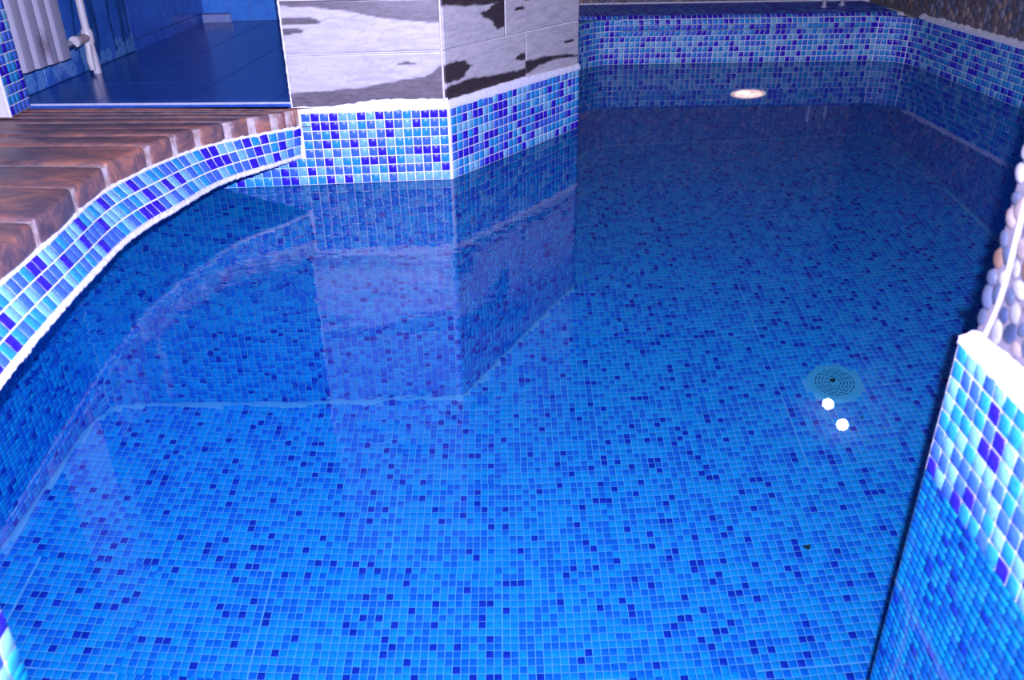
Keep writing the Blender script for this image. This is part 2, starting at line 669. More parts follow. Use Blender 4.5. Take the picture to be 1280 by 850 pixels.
# ------------------------------------------------------------------ pool walls
wl = strip_wall(LEFT, DEPTH, 3.3, 6, -1).build('wall_left', GROUT_WET)
tag(wl, 'underwater mosaic wall curving below the plank deck', 'wall', kind='structure')
mosaic(*wall_frames(LEFT, 0, LEFT.len, DEPTH + .3, 0, PW, -1), PW, W_WET, wl, 300, 8.5)
mosaic(*wall_frames(LEFT, 0, LEFT.len, 0, 3.1, 1.0, -1, False), 1.0, W_DRY, wl, 0)

# pier: under the deck it runs on as the pool's back wall
pm = MB()
bk = MB().prism([(-39.0, Y1), (-15.2, Y1), (-15.2, Y1 + 3), (-39.0, Y1 + 3)], DEPTH, 3.2).build('wall_back', GROUT_WET)
tag(bk, 'submerged mosaic back wall between the deck corner and the angled pier', 'wall', kind='structure')
pm.prism([(-15.2, Y1), (PX1, Y1), PE, (14.0, 121.0), (14.0, 172.0), (-15.2, 172.0)], 0, 8.0)
UP0 = 0.35                                    # the tiled shaft above stands back from the mosaic
ca, sa = math.cos(AL), math.sin(AL)
UC = (PX1 - 0.5, Y1 + UP0)                     # upper corner
UE = (PE[0] - 0.05, PE[1] + 0.0)
pm.prism([(-15.2, Y1 + UP0), UC, (UE[0] - .35 * sa, UE[1] + .35 * ca), (14.0, 121.0), (14.0, 172.0), (-15.2, 172.0)], 8.0, CEIL_Z)
pier = pm.build('wall_pier', GROUT)
tag(pier, 'angled pier with a mosaic base and printed stone tiles above', 'wall', kind='structure')
MB().prism([(-15.2, Y1), (PX1, Y1), PE, (14.0, 121.0), (14.0, 172.0), (-15.2, 172.0)], DEPTH, 0).build('submerged_bed', GROUT_WET, pier)
P, T, B, N = [], [], [], []
for i in range(41):
    X = PX1 - 0.18 - i - 0.5
    rows = 8 if X > -14.75 else 3
    for j in range(rows):
        P.append((X, Y1, j + .5))
a = np.array(P)
frA = (a, np.tile([1.0, 0, 0], (len(a), 1)), np.tile([0, 0, 1.0], (len(a), 1)), np.tile([0, -1.0, 0], (len(a), 1)))
frB = wall_frames(PIERQ, 0.2, LQ, 0, 8, 1.0, -1, False)
dk_ = frA[0][:, 0] < -15.2
mosaic(*[x[dk_] for x in frA], 1.0, W_DRY, bk, 60, 8)
fr = [np.concatenate([x[~dk_], y]) for x, y in zip(frA, frB)]
mosaic(*fr, 1.0, W_DRY, pier, 300, 5)
frA = wall_frames(BACK, .02, BACK.len + .1, DEPTH + .3, 0, PW, -1)
frB = wall_frames(PIERQ, .02, LQ, DEPTH + .3, 0, PW, -1)
dk_ = frA[0][:, 0] < -15.2
mosaic(*[x[dk_] for x in frA], PW, W_WET, bk, 0, field='submerged_mosaic')
fr = [np.concatenate([x[~dk_], y]) for x, y in zip(frA, frB)]
mosaic(*fr, PW, W_WET, pier, 0, field='submerged_mosaic')


# value noise for printed faces
def vnoise(x, y, seed):
    r = np.random.default_rng(seed)
    g = r.random((64, 64))
    xi, yi = np.floor(x).astype(int), np.floor(y).astype(int)
    fx, fy = x - xi, y - yi
    fx, fy = fx * fx * (3 - 2 * fx), fy * fy * (3 - 2 * fy)
    G = lambda a, b: g[a % 64, b % 64]
    return (G(xi, yi) * (1 - fx) + G(xi + 1, yi) * fx) * (1 - fy) + (G(xi, yi + 1) * (1 - fx) + G(xi + 1, yi + 1) * fx) * fy


def fbm(x, y, seed, o=5):
    t, a, k = 0, 1, 0
    for i in range(o):
        t = t + a * vnoise(x * 2 ** i, y * 2 ** i, seed + i)
        k += a
        a *= .55
    return t / k


def sstep(a, b, x):
    t = np.clip((x - a) / (b - a), 0, 1)
    return t * t * (3 - 2 * t)


CREAM, CREAM2, BROWN, GREYB = np.array([.50, .47, .44]), np.array([.40, .38, .37]), np.array([.038, .027, .027]), np.array([.13, .11, .115])


def stone_print(u, z, bands, blots, seed, grey=0.0):
    """colour of the printed tile at (u, z): bands = (z0, z1, slope, edge), blots = (u, z, ru, rz)"""
    w = (fbm(u * .5, z * 1.6, seed) - .5)
    w2 = (fbm(u * .35, z * .9, seed + 20) - .5)
    m_ = np.zeros_like(u)
    for f0, f1 in bands:
        lo, hi = f0(u), f1(u)
        d = np.minimum(z - lo, hi - z) + w * .45
        m_ = np.maximum(m_, sstep(-.10, .10, d))
    for (bu, bz, ru, rz) in blots:
        d = 1 - np.sqrt(((u - bu) / ru) ** 2 + ((z - bz) / rz) ** 2) + w * .9
        m_ = np.maximum(m_, sstep(-.02, .14, d))
    grain = fbm(u * .6, z * 5, seed + 40)
    base = CREAM[None] + (CREAM2 - CREAM)[None] * sstep(.35, .7, grain)[:, None] * .8
    vein = sstep(.06, .0, np.abs(fbm(u * .35, z * 1.3, seed + 60) - .5)) * .35
    base = base * (1 - vein[:, None] * .45)
    dark = BROWN[None] * (1 - grey) + GREYB[None] * grey
    dark = dark * (0.6 + 1.1 * fbm(u * 1.2, z * 6, seed + 80)[:, None])
    return base * (1 - m_[:, None]) + dark * m_[:, None]


def print_panel(name, O, D, Nrm, u0, u1, z0, z1, colour, mat, parent, th=0.3, gap=0.06, res=0.16):
    """thin tile on a vertical wall through O along D; its front face carries a fine grid with a printed colour"""
    u0, u1, z0, z1 = u0 + gap, u1 - gap, z0 + gap, z1 - gap
    nu, nz = max(2, int((u1 - u0) / res)), max(2, int((z1 - z0) / res))
    uu, zz = np.meshgrid(np.linspace(u0, u1, nu), np.linspace(z0, z1, nz))
    O, D, Nrm = np.array(O, float), np.array(D, float), np.array(Nrm, float)
    F_ = O[None] + uu.ravel()[:, None] * D[None] + Nrm[None] * th
    F_ = np.concatenate([F_, zz.ravel()[:, None]], 1)
    k = np.arange(nu * nz).reshape(nz, nu)
    q = np.stack([k[:-1, :-1], k[:-1, 1:], k[1:, 1:], k[1:, :-1]], -1).reshape(-1, 4)
    rim = np.concatenate([k[0, :], k[1:, -1], k[-1, -2::-1], k[-2:0:-1, 0]])
    bk = F_[rim].copy()
    bk[:, :2] -= Nrm[None] * th
    nb = len(F_)
    m_ = len(rim)
    side = np.array([(rim[i], nb + i, nb + (i + 1) % m_, rim[(i + 1) % m_]) for i in range(m_)])
    V = np.concatenate([F_, bk])
    c = colour(uu.ravel(), zz.ravel())
    c = np.concatenate([c, c[rim]])
    me = mesh_from(name, V, np.concatenate([q, side]), mat)
    at = me.color_attributes.new('print', 'FLOAT_COLOR', 'POINT')
    at.data.foreach_set('color', np.concatenate([np.clip(c, 0, 1), np.ones((len(c), 1))], 1).ravel())
    return link_obj(name, me, parent)


# printed tiles of the pier: front face (u = X), rows at 8.9 / 14.05 / 19.4
O_ = (0.0, Y1 + UP0)


def c_front_low(u, z):
    return stone_print(u, z, [(lambda a: a * 0 + 8, lambda a: np.interp(a, [-15, -8, -4.7, -.8, .2, .9], [10.15, 10.5, 10.95, 11.4, 11.9, 12.5]))],
                       [(-2.6, 12.85, 1.1, .16)], 3, .75)


def c_front_up(u, z):
    return stone_print(u, z, [(lambda a: np.interp(a, [-15.2, -11, -7.8, -4.6, 1.2], [19.0, 18.6, 18.2, 17.4, 16.9]), lambda a: a * 0 + 30)],
                       [(-15.2, 17.35, 4.2, .42), (-15.2, 16.45, 2.4, .32)], 9, .6)


ND = (sa, -ca)
OQ = (UC[0], UC[1])
LQU = LQ + .3


def c_ql(u, z):
    return stone_print(u, z, [(lambda a: a * 0 + 8, lambda a: np.interp(a, [0, 1, 5, 10, 16], [10.1, 10.35, 10.5, 10.0, 9.9]))],
                       [(1.6, 11.6, 3.0, 1.15), (15.2, 11.3, 1.7, .36)], 14)


def c_qr(u, z):
    return stone_print(u, z, [(lambda a: np.interp(a, [16, 19, 22.6, 28], [9.2, 9.75, 10.0, 9.55]), lambda a: np.interp(a, [16, 20.2, 24.6, 28.5], [10.65, 10.75, 10.35, 9.75]))],
                       [(26.2, 11.75, 1.4, .17)], 21)


def c_qul(u, z):
    return stone_print(u, z, [(lambda a: np.interp(a, [0, 6.5, 11.6], [18.6, 17.95, 17.9]), lambda a: a * 0 + 30)], [(11.4, 16.9, 4.2, 1.15), (11.2, 15.9, 2.0, .8)], 33)


def c_qur(u, z):
    return stone_print(u, z, [], [(14.8, 16.85, 1.3, .2), (16.5, 17.95, 1.6, .3)], 44)


print_panel('stone_tile', O_, (1, 0), (0, -1), -15.2, UC[0], 8.6, 14.05, c_front_low, STONE_PRINT, pier)
print_panel('stone_tile', O_, (1, 0), (0, -1), -15.2, UC[0], 14.05, 19.4, c_front_up, STONE_PRINT, pier)
print_panel('stone_tile', OQ, (ca, sa), ND, 0.0, 15.97, 8.6, 14.05, c_ql, STONE_PRINT, pier)
print_panel('stone_tile', OQ, (ca, sa), ND, 15.97, LQU, 8.6, 14.05, c_qr, STONE_PRINT, pier)
print_panel('stone_tile', OQ, (ca, sa), ND, 0.0, 11.6, 14.05, 19.4, c_qul, STONE_PRINT, pier)
print_panel('stone_tile', OQ, (ca, sa), ND, 11.6, LQU, 14.05, 19.4, c_qur, STONE_PRINT, pier)
for k in range(9):                              # rows above the frame, print colours darkened to dim their reflection in the water
    zz0 = 19.4 + 5.35 * k
    if zz0 + 5.35 > CEIL_Z:
        break
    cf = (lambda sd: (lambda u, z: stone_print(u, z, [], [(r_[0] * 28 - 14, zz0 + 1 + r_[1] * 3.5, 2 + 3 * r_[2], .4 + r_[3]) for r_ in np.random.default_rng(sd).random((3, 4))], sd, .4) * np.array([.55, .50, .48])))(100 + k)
    print_panel('stone_tile', O_, (1, 0), (0, -1), -15.2, UC[0], zz0, zz0 + 5.35, cf, STONE_PRINT, pier, res=.4)
    sp = 16 if k % 2 == 0 else 11.6
    print_panel('stone_tile', OQ, (ca, sa), ND, 0, sp, zz0, zz0 + 5.35, cf, STONE_PRINT, pier, res=.4)
    print_panel('stone_tile', OQ, (ca, sa), ND, sp, LQU, zz0, zz0 + 5.35, cf, STONE_PRINT, pier, res=.4)
# pale corner bead and chipped edge bead
m = MB()
m.tube([(UC[0] + .0, UC[1] - .33, 8.6), (UC[0] + .0, UC[1] - .33, CEIL_Z)], .13, 8)
m.build('corner_bead', speckled('pale_bead', (.60, .55, .55), (.72, .68, .68), 60, .5), pier, True)
m = MB()
pts, rr = [], []
for k in range(90):
    z = 8.4 + k * .3
    pts.append((-15.2 + .03 * math.sin(k * 1.7) * random.random(), Y1 + .12, z))
    rr.append(.09 + .07 * random.random())
m.tube(pts, rr, 7)
m.build('plaster_edge', GROUT, pier, True)


def grout_cap(path, s0, s1, z0, side, depth, hfun, name, mat, parent, step=.3, lift=.2):
    """hand-trowelled mortar wedge: from the chip face at z0 back and up to z0 + h(s)"""
    ss = np.arange(s0, s1 + step * .5, step)
    ss[-1] = s1
    p = path.at(ss)
    d = path.tan(ss)
    nx = np.stack([-d[:, 1], d[:, 0]], -1) * side
    V, Fc = [], []
    for i, s in enumerate(ss):
        h = hfun(s)
        w = rng.normal(0, .035)
        prof = [(.09, z0 - .12 + w), (.14 + w, z0 + .12), (.10, z0 + h * .45), (-depth * .55, z0 + h * .8 + w), (-depth, z0 + h), (-depth - .3, z0 + h), (-depth - .3, z0 - .1)]
        for (o, z) in prof:
            V.append((*(p[i] + nx[i] * o), z))
    k = 7
    for i in range(len(ss) - 1):
        for j in range(k):
            Fc.append((i * k + j, (i + 1) * k + j, (i + 1) * k + (j + 1) % k, i * k + (j + 1) % k))
    Fc += [tuple(range(k)), tuple((len(ss) - 1) * k + j for j in range(k - 1, -1, -1))]
    mb = MB()
    mb.add(V, Fc)
    return mb.build(name, mat, parent, True)


FRONTCAP = Path([(-14.7, Y1), (PX1, Y1)])
nz1 = rng.random(200)
grout_cap(FRONTCAP, 0, FRONTCAP.len - .1, 8.0, -1, .05, lambda s: .62 + .5 * sstep(4, 9, np.array(s)) * 1 - .35 * sstep(9, 17, np.array(s)) * .3 + .12 * nz1[int(s * 2)], 'mortar_cap', GROUT, pier)
grout_cap(PIERQ, 0, LQ, 8.0, -1, .05, lambda s: .85 - .010 * s + .14 * nz1[60 + int(s * 2)] + .2 * math.exp(-((s - 13) / 5) ** 2), 'mortar_cap', GROUT, pier)
m = MB()
m.tube([(PX1 - .02, Y1 - .02, .02), (PX1 - .02, Y1 - .02, 8.3)], .12, 8)
m.build('grout_line', GROUT, pier, True)

# ------------------------------------------------------------------ far wall with its mosaic ledge
fw = MB()
frn = [tuple(p) for p in FAR.p]
n = len(frn)
fpl = [(24.0, 150.0), (16, 150.0), (16, 172.0), (97, 164.0), (97, 153.0)] + frn[::-1][:-1]
fw.prism(fpl, 0, 7.0)
fil_l = frn[:9]
fil_r = frn[-5:]
fw.prism([tuple(np.array(far_line(0.6)) + np.array([0, 3])), (24.0, 168.0)] + fil_l, 7.0, 8.0)
fw.prism([tuple(np.array(far_line(49)) + np.array([0, 3])), fil_r[0]][::-1] + [(97, 153.0)][:0] + [], 7.0, 8.0) if 0 else None
fw.prism(fil_r[::-1] + [tuple(np.array(far_line(49)) + np.array([0, 3])), (97.0, 164.0), (97.0, 153.0)], 7.0, 8.0)
far = fw.build('wall_far', GROUT)
MB().prism(fpl, DEPTH, 0).build('submerged_bed', GROUT_WET, far)
tag(far, 'far end wall of the pool with a rounded mosaic ledge', 'wall', kind='structure')
# ledge body above the fillets (profile swept along the straight line)
LZ, LR = 8.6, 1.5


def ledge_profile(v):
    """arc-length v -> (offset back, z, normal back component, normal z)"""
    q = LR * PI / 2
    z1 = LZ - LR
    if v < z1:
        return 0.0, v, 0.0
    if v < z1 + q:
        a = (v - z1) / LR
        return LR * (1 - math.cos(a)), z1 + LR * math.sin(a), a
    return LR + v - z1 - q, LZ, PI / 2


DL = np.array([math.cos(GA), math.sin(GA)])
NL = np.array([-math.sin(GA), math.cos(GA)])      # away from the camera
prof = [ledge_profile(v)[:2] for v in [5.4, 6.2, 7.0] + [7.1 + LR * PI / 2 * k / 8 for k in range(9)] + [30.0]]
V, Fc = [], []
i0, i1 = -20.0, 54.2
lo = len(prof) + 2
for i in (i0, i1):
    b = np.array(far_line(i))
    for o, z in prof + [(21.5, 5.4)]:
        V.append((*(b + NL * o), z))
k = len(prof) + 1
lb = MB()
lb.add(V, [(j, (j + 1) % k, k + (j + 1) % k, k + j) for j in range(k)] + [tuple(range(k)), tuple(range(2 * k - 1, k - 1, -1))])
lb.build('ledge_bed', GROUT, far)
# chips: front rows follow the rounded wall, upper rows the straight ledge
frA = wall_frames(FAR, 0, FAR.len, 0, 8.0, 1.0, -1, False)
si_ = (frA[0][:, :2] - np.array([FX0, FY0])) @ np.array([math.cos(GA), math.sin(GA)])
keep = (frA[0][:, 2] < 5.2) | (si_ < 0.75) | (si_ > 48.8)
frA = [x[keep] for x in frA]
# flat chips over the two corner fillets
gx, gy = np.meshgrid(np.arange(26.5, 92, 1.0), np.arange(150.5, 168, 1.0))
G2 = np.stack([gx.ravel(), gy.ravel()], 1)
pl_l = [tuple(np.array(far_line(0.6)) + np.array([0, 1.2])), (24.0, 167.0)] + fil_l
pl_r = fil_r[::-1] + [tuple(np.array(far_line(49)) + np.array([0, 1.2])), tuple(np.array(far_line(53.5)) + np.array([0, 1.2])), (90.2, 153.5)]
kk = inside(G2, pl_l) | inside(G2, pl_r)
G2 = G2[kk]
ng = len(G2)
frF = (np.concatenate([G2, np.full((ng, 1), 8.0)], 1), np.tile([1.0, 0, 0], (ng, 1)), np.tile([0, 1.0, 0], (ng, 1)), np.tile([0, 0, 1.0], (ng, 1)))
frA = [np.concatenate([x, y]) for x, y in zip(frA, frF)]
P, T, B, N = [], [], [], []
for j in range(5, 32):
    o, z, a = ledge_profile(j * 1.0 + .5)
    for i in np.arange(i0 + .5, i1):
        b = np.array(far_line(i)) + NL * o
        if b[0] > 87.6 + (b[1] - 155) * .14:
            continue
        P.append((*b, z))
        T.append((*DL, 0))
        B.append((*(NL * math.sin(a)), math.cos(a)))
        N.append((*(-NL * math.cos(a)), math.sin(a)))
frB = [np.array(x) for x in (P, T, B, N)]
top_ = frB[3][:, 2] > .8
fr = [np.concatenate([x, y[~top_]]) for x, y in zip(frA, frB)]
mosaic(*fr, 1.0, W_DRY, far, 0)
mosaic(*[x[top_] for x in frB], 1.0, (.02, .10, .44, .44), far, 0, field='ledge_mosaic')
frB = wall_frames(FAR, 0, FAR.len, DEPTH + .3, 0, PW, -1)
keep = np.linalg.norm(frB[0] - np.array([61.6, 163.0, -27.8]), axis=1) > 3.9
mosaic(*[x[keep] for x in frB], PW, W_WET, far, 0, field='submerged_mosaic')
# pebbles -------------------------------------------------------------
def dome_template(seg=10, rings=3):
    v, f = [(0, 0, 1.0)], []
    for r in range(1, rings + 1):
        a = PI / 2 * r / rings
        for k in range(seg):
            v.append((math.sin(a) * math.cos(2 * PI * k / seg), math.sin(a) * math.sin(2 * PI * k / seg), math.cos(a)))
    for k in range(seg):
        f.append((0, 1 + k, 1 + (k + 1) % seg))
    tris = [tuple(x) for x in f]
    for r in range(rings - 1):
        for k in range(seg):
            a, b = 1 + r * seg + k, 1 + r * seg + (k + 1) % seg
            c, d = a + seg, b + seg
            tris += [(a, c, d), (a, d, b)]
    return np.array(v), np.array(tris)


def pebble_field(O, D, Nrm, u0, u1, z0, z1, pitch, mats, parent, name, weights, singles=False, seg=7, rings=2, skip=None):
    O, D, Nrm = np.array(O, float), np.array(D, float), np.array(Nrm, float)
    us, zs = np.arange(u0 + pitch * .35, u1, pitch * .86), np.arange(z0 + pitch * .5, z1, pitch * 1.1)
    tv, tf = dome_template(seg, rings)
    V, Fc, idx = [], [], []
    meshes = {}
    for j, z in enumerate(zs):
        for i, u in enumerate(us):
            uu = u + rng.uniform(-.16, .16) * pitch
            zz = z + (pitch * .55 if i % 2 else 0) + rng.uniform(-.14, .14) * pitch
            if skip is not None and skip(uu, zz):
                continue
            a = pitch * rng.uniform(.33, .50)
            b = a * rng.uniform(1.05, 1.5)
            th = rng.normal(.25, .45)
            c = int(rng.choice(len(mats), p=weights))
            ct, st = math.cos(th), math.sin(th)
            h = a * rng.uniform(.28, .5)
            D3, N3, Z3 = np.array([*D, 0]), np.array([*Nrm, 0]), np.array([0, 0, 1.0])
            A1, A2 = D3 * ct + Z3 * st, -D3 * st + Z3 * ct
            pos = np.array([*(O + D * uu), zz])
            if np.cross(A1, A2) @ N3 < 0:
                A1 = -A1
            if singles:
                if c not in meshes:
                    meshes[c] = mesh_from('pebble', tv, tf, mats[c], smooth=True)
                o = link_obj('pebble', meshes[c], parent)
                o.matrix_local = Matrix(((A1[0] * a, A2[0] * b, N3[0] * h, pos[0] * S), (A1[1] * a, A2[1] * b, N3[1] * h, pos[1] * S), (A1[2] * a, A2[2] * b, N3[2] * h, pos[2] * S), (0, 0, 0, 1)))
            else:
                k = len(V) * len(tv)
                V.append(pos[None] + tv[:, 0:1] * A1[None] * a + tv[:, 1:2] * A2[None] * b + tv[:, 2:3] * N3[None] * h)
                Fc.append(tf + k)
                idx += [c] * len(tf)
    if not singles and V:
        o = obj(name, np.concatenate(V), np.concatenate(Fc), mats, parent, idx, True)
        o['kind'] = 'stuff'


# far pebble wall behind the ledge
ub = [np.array(far_line(i)) + NL * 21 for i in (-22, 58)]
m = MB()
nb = NL * 3
m.prism([tuple(ub[0]), tuple(ub[1]), tuple(ub[1] + nb), tuple(ub[0] + nb)], 5.0, CEIL_Z)
pw = m.build('wall_far_pebble', PEB_BED_DARK)
tag(pw, 'dark pebble-clad wall rising behind the mosaic ledge', 'wall', kind='structure')
pebble_field(ub[0] - NL * .02, DL, -NL, 0, 80, 8.7, CEIL_Z - 1, 1.35, PEBD, pw, 'pebble_field', (.4, .25, .15, .2))
m = MB()
m.tube([(*(ub[0] - NL * .1), 8.6), (*(ub[1] - NL * .1), 8.6)], .35, 8)
m.build('mortar_line', GROUT, pw)

# right wall: mosaic band with pebbles over it
wr = MB()
rp = [tuple(p) for p in RIGHT.p]
wr.prism(rp + [(92.5, Y2 + 4), (97.0, 115.0), (97.0, 153.0)], 0, 8.0)
right = wr.build('wall_right', GROUT)
MB().prism(rp + [(92.5, Y2 + 4), (97.0, 115.0), (97.0, 153.0)], DEPTH, 0).build('submerged_bed', GROUT_WET, right)
tag(right, 'shadowed side wall of the pool with a mosaic band', 'wall', kind='structure')
mosaic(*wall_frames(RIGHT, 0, RIGHT.len, 0, 8, 1.0, -1, False), 1.0, W_DRY, right, 0)
mosaic(*wall_frames(RIGHT, 0, RIGHT.len, DEPTH + .3, 0, PW, -1), PW, W_WET, right, 0, field='submerged_mosaic')
rd = np.array([86.1 - 89.45, 115.0 - 153.0])
rd /= np.linalg.norm(rd)
rn = np.array([rd[1], -rd[0]])
rn = rn if rn[0] < 0 else -rn
R0 = np.array([89.45, 153.0]) - rd * 34 - rn * .5
RL = 34 + RIGHT.len
m = MB()
R1 = R0 + rd * RL
m.prism([tuple(R0), tuple(R1), tuple(R1 - rn * 4), tuple(R0 - rn * 4)], 7.9, CEIL_Z)
rpw = m.build('wall_right_pebble', PEB_BED_DARK)
tag(rpw, 'dim pebble-clad side wall above the mosaic band', 'wall', kind='structure')
pebble_field(R0 + rn * .02, rd, rn, 0, RL - 45, 8.9, CEIL_Z - 1, 1.35, PEBD, rpw, 'pebble_field', (.4, .25, .15, .2))
RCAP = Path([tuple(np.array([89.45, 153.0]) - rd * 3), tuple(R1 + rn * .5)])
grout_cap(RCAP, 0, RCAP.len, 8.0, -1, .45, lambda s: .75 + .3 * nz1[int(s * 1.3) % 190], 'mortar_cap', GROUT, right, step=.6)

# ------------------------------------------------------------------ near pillar
bx, by = math.cos(BE), math.sin(BE)
PN = np.array([by, -bx])
PN = PN if PN[0] < 0 else -PN
pe = PIL.p[1]
m = MB()
ppl = [(X2, Y2), tuple(pe), (pe[0] + 70, pe[1]), (96.0, Y2)]
m.prism(ppl, 0, 8.0)
SB = .55
q0 = np.array([X2, Y2]) - PN * SB
q1 = np.array(pe) - PN * SB
m.prism([(q0[0] + .1, q0[1] - .25), tuple(q1), (pe[0] + 70, pe[1]), (96.0, Y2 - .25)], 8.0, CEIL_Z)
pil = m.build('wall_near_pillar', GROUT)
MB().prism(ppl, DEPTH, 0).build('submerged_bed', GROUT_WET, pil)
tag(pil, 'near pillar in the foreground with large mosaic and round pebbles', 'wall', kind='structure')
mosaic(*wall_frames(PIL, .12, 40, 0, 8, 1.0, -1, False), 1.0, W_DRY, pil, 180, 12)
frB = wall_frames(PIL, .12, 40, DEPTH + .3, 0, PW, -1)
mosaic(*frB, PW, W_WET, pil, 120, 10, field='submerged_mosaic')
grout_cap(PIL, -0.0, 40, 8.0, -1, .5, lambda s: .55 + .09 * min(s, 8) + .15 * nz1[100 + int(s * 2)], 'mortar_cap', GROUT, pil, step=.25)
m = MB()
m.prism([tuple(q0 + np.array([.1, -.25]) + PN * .05), tuple(q1 + PN * .05), tuple(q1 - PN * .5), tuple(q0 + np.array([.5, -.25]) - PN * .1)], 8.3, CEIL_Z)
m.build('pebble_bed', PEB_BED, pil)
seam = lambda z: 1.1 + .12 * (z - 8.5) + .35 * math.sin((z - 8) * .55)
pebble_field(q0 + PN * .04, (bx, by), tuple(PN), .25, 9.5, 9.1, 21.5, .95, PEB, pil, 'pebble', (.16, .28, .14, .24, .18), True, 10, 3, lambda u, z: abs(u - seam(z)) < .3)
pebble_field(q0 + PN * .04, (bx, by), tuple(PN), 9.5, 39, 9.1, 21.5, 1.12, PEB, pil, 'pebble_field', (.16, .28, .14, .24, .18))
pebble_field(q0 + PN * .04, (bx, by), tuple(PN), .3, 39, 21.9, CEIL_Z - 1, 1.25, PEB, pil, 'pebble_field', (.16, .28, .14, .24, .18))
m = MB()
sp = [(*(q0 + np.array([bx, by]) * seam(z) + PN * .12), z) for z in np.arange(8.6, 40, .3)]
m.tube(sp, .13, 6)
m.build('mortar_seam', speckled('pale_seam', (.30, .27, .29), (.36, .33, .35), 60, .9), pil, True)

# ------------------------------------------------------------------ near left post (only its edge shows, close to the lens)
m = MB()
m.prism([(-24.8, 6.0), (-18.6, 6.0), (-18.6, 27.0), (-24.8, 27.0)], DEPTH, CEIL_Z)
npst = m.build('wall_near_post', GROUT)
tag(npst, 'blurred mosaic post edge in the bottom corner nearest the camera', 'wall', kind='structure')
NP = Path([(-18.6, 6.0), (-18.6, 27.0)])
NB = Path([(-24.8, 27.0), (-18.6, 27.0)])
fr = [np.concatenate([x, y]) for x, y in zip(wall_frames(NP, 0, 21, 0, 20, 1.0, -1, False), wall_frames(NB, 0, 6.1, 0, 20, 1.0, 1, False))]
mosaic(*fr, 1.0, W_DRY, npst, 40, 20)
fr = [np.concatenate([x, y]) for x, y in zip(wall_frames(NP, 0, 21, DEPTH + .3, 0, PW, -1), wall_frames(NB, 0, 6.1, DEPTH + .3, 0, PW, 1))]
mosaic(*fr, PW, W_WET, npst, 0, field='submerged_mosaic')

# ------------------------------------------------------------------ plank deck with its mosaic riser
bot = smooth_poly([(-14.9, 93.85), (-17.8, 89.8), (-20.3, 87.2), (-22.4, 83.4), (-24.0, 77.0), (-25.3, 73.5), (-26.3, 68.5), (-26.45, 63.5), (-26.6, 58), (-26.5, 50), (-26.3, 45), (-26.0, 38), (-25.9, 30)], 2)
top = smooth_poly([(-14.4, 93.85), (-16.7, 92.0), (-18.9, 90.7), (-21.4, 88.4), (-23.6, 85.9), (-25.5, 82.0), (-26.9, 78), (-28.0, 74.3), (-28.5, 70.5), (-28.45, 66), (-28.3, 60), (-28.5, 55), (-28.5, 48), (-28.2, 38), (-28.0, 30)], 2)
TB, TT = Path(bot), Path(top)


def riser(s, w):
    """s in 0..1 along, w in 0..1 up"""
    b, t = TB.at(s * TB.len), TT.at(s * TT.len)
    xy = b * (1 - w) + t * w
    return np.array([xy[0], xy[1], DECK_ZB + (DECK_ZT - DECK_ZB) * w])


deck = thing('plank_deck', 'curved brown plank deck edged with three rows of mosaic over the water', 'deck', (-36, 60, DECK_ZB))
DK = np.array([-36, 60, DECK_ZB])
NS = 90
ss = np.linspace(0, 1, NS)
V = []
for s in ss:
    for w in (-.02, .5, 1.0):
        V.append(riser(s, w))
for s in ss:
    p = riser(s, 1.0)
    V.append(np.array([-60.0, p[1] + .0, DECK_ZT]))
for s in ss:
    p = riser(s, 0)
    V.append(np.array([-60.0, p[1], DECK_ZB]))
Fc = []
for i in range(NS - 1):
    a, b = i * 3, i * 3 + 3
    Fc += [(a, b, b + 1, a + 1), (a + 1, b + 1, b + 2, a + 2), (a + 2, b + 2, 3 * NS + i + 1, 3 * NS + i), (b, a, 4 * NS + i, 4 * NS + i + 1)]
m = MB()
m.add(V, Fc)
m.build('riser', GROUT, deck, loc=DK)
L = (TB.len + TT.len) / 2
nc = int(L)
P, T, B, N, BS = [], [], [], [], []
for i in range(nc):
    s = (i + .55) / L
    for j in range(3):
        w = (.07 + (j + .5) * .31)
        p = riser(s, w)
        BS.append(np.linalg.norm(riser(s, 1) - riser(s, 0)) * .31)
        t = riser(min(1, s + .004), w) - riser(max(0, s - .004), w)
        t /= np.linalg.norm(t)
        up = riser(s, w + .05) - riser(s, w - .05)
        up -= t * (up @ t)
        up /= np.linalg.norm(up)
        nn = np.cross(t, up)
        if nn[0] < 0:
            t = -t
            nn = -nn
        P.append(p)
        T.append(t)
        B.append(up)
        N.append(nn)
P = np.array(P)
nP = len(P)


mosaic(P, np.array(T), np.array(B), np.array(N), 1.0, W_DRY, deck, 260, 8, origin=DK, bs=BS)
# rough mortar lip under the riser
m = MB()
pts, rr = [], []
for k in range(220):
    s = k / 219
    p = riser(s, .0)
    pts.append((p[0] - .02, p[1], p[2] + .05 + rng.normal(0, .03)))
    rr.append(.20 + .10 * rng.random())
m.tube(pts, rr, 8)
m.build('mortar_lip', GROUT, deck, True, loc=DK)
m = MB()
pts, rr = [], []
for k in range(200):
    s = k / 199
    p = riser(s, 1.0)
    pts.append((p[0] - .12, p[1], p[2] + .02 + rng.normal(0, .04)))
    rr.append(.18 + .08 * rng.random())
m.tube(pts, rr, 8)
m.build('mortar_bed_edge', GROUT, deck, True, loc=DK)
# planks: joints given by where they meet the curved edge and where they run to at X = -50
yr = [30.2, 36.5, 44, 51.8, 59.2, 67.0, 73.4, 79.6, 83.2, 86.0, 88.8, 90.6, 92.0, 93.0, 93.75]
yl = [32.0, 39, 47, 55.0, 63.5, 71.0, 77.0, 82.4, 86.0, 89.0, 92.2, 94.6, 96.4, 98.0, 99.2]
tys, txs = TT.p[::-1, 1], TT.p[::-1, 0]


def edge_x(y):
    return float(np.interp(y, tys, txs))


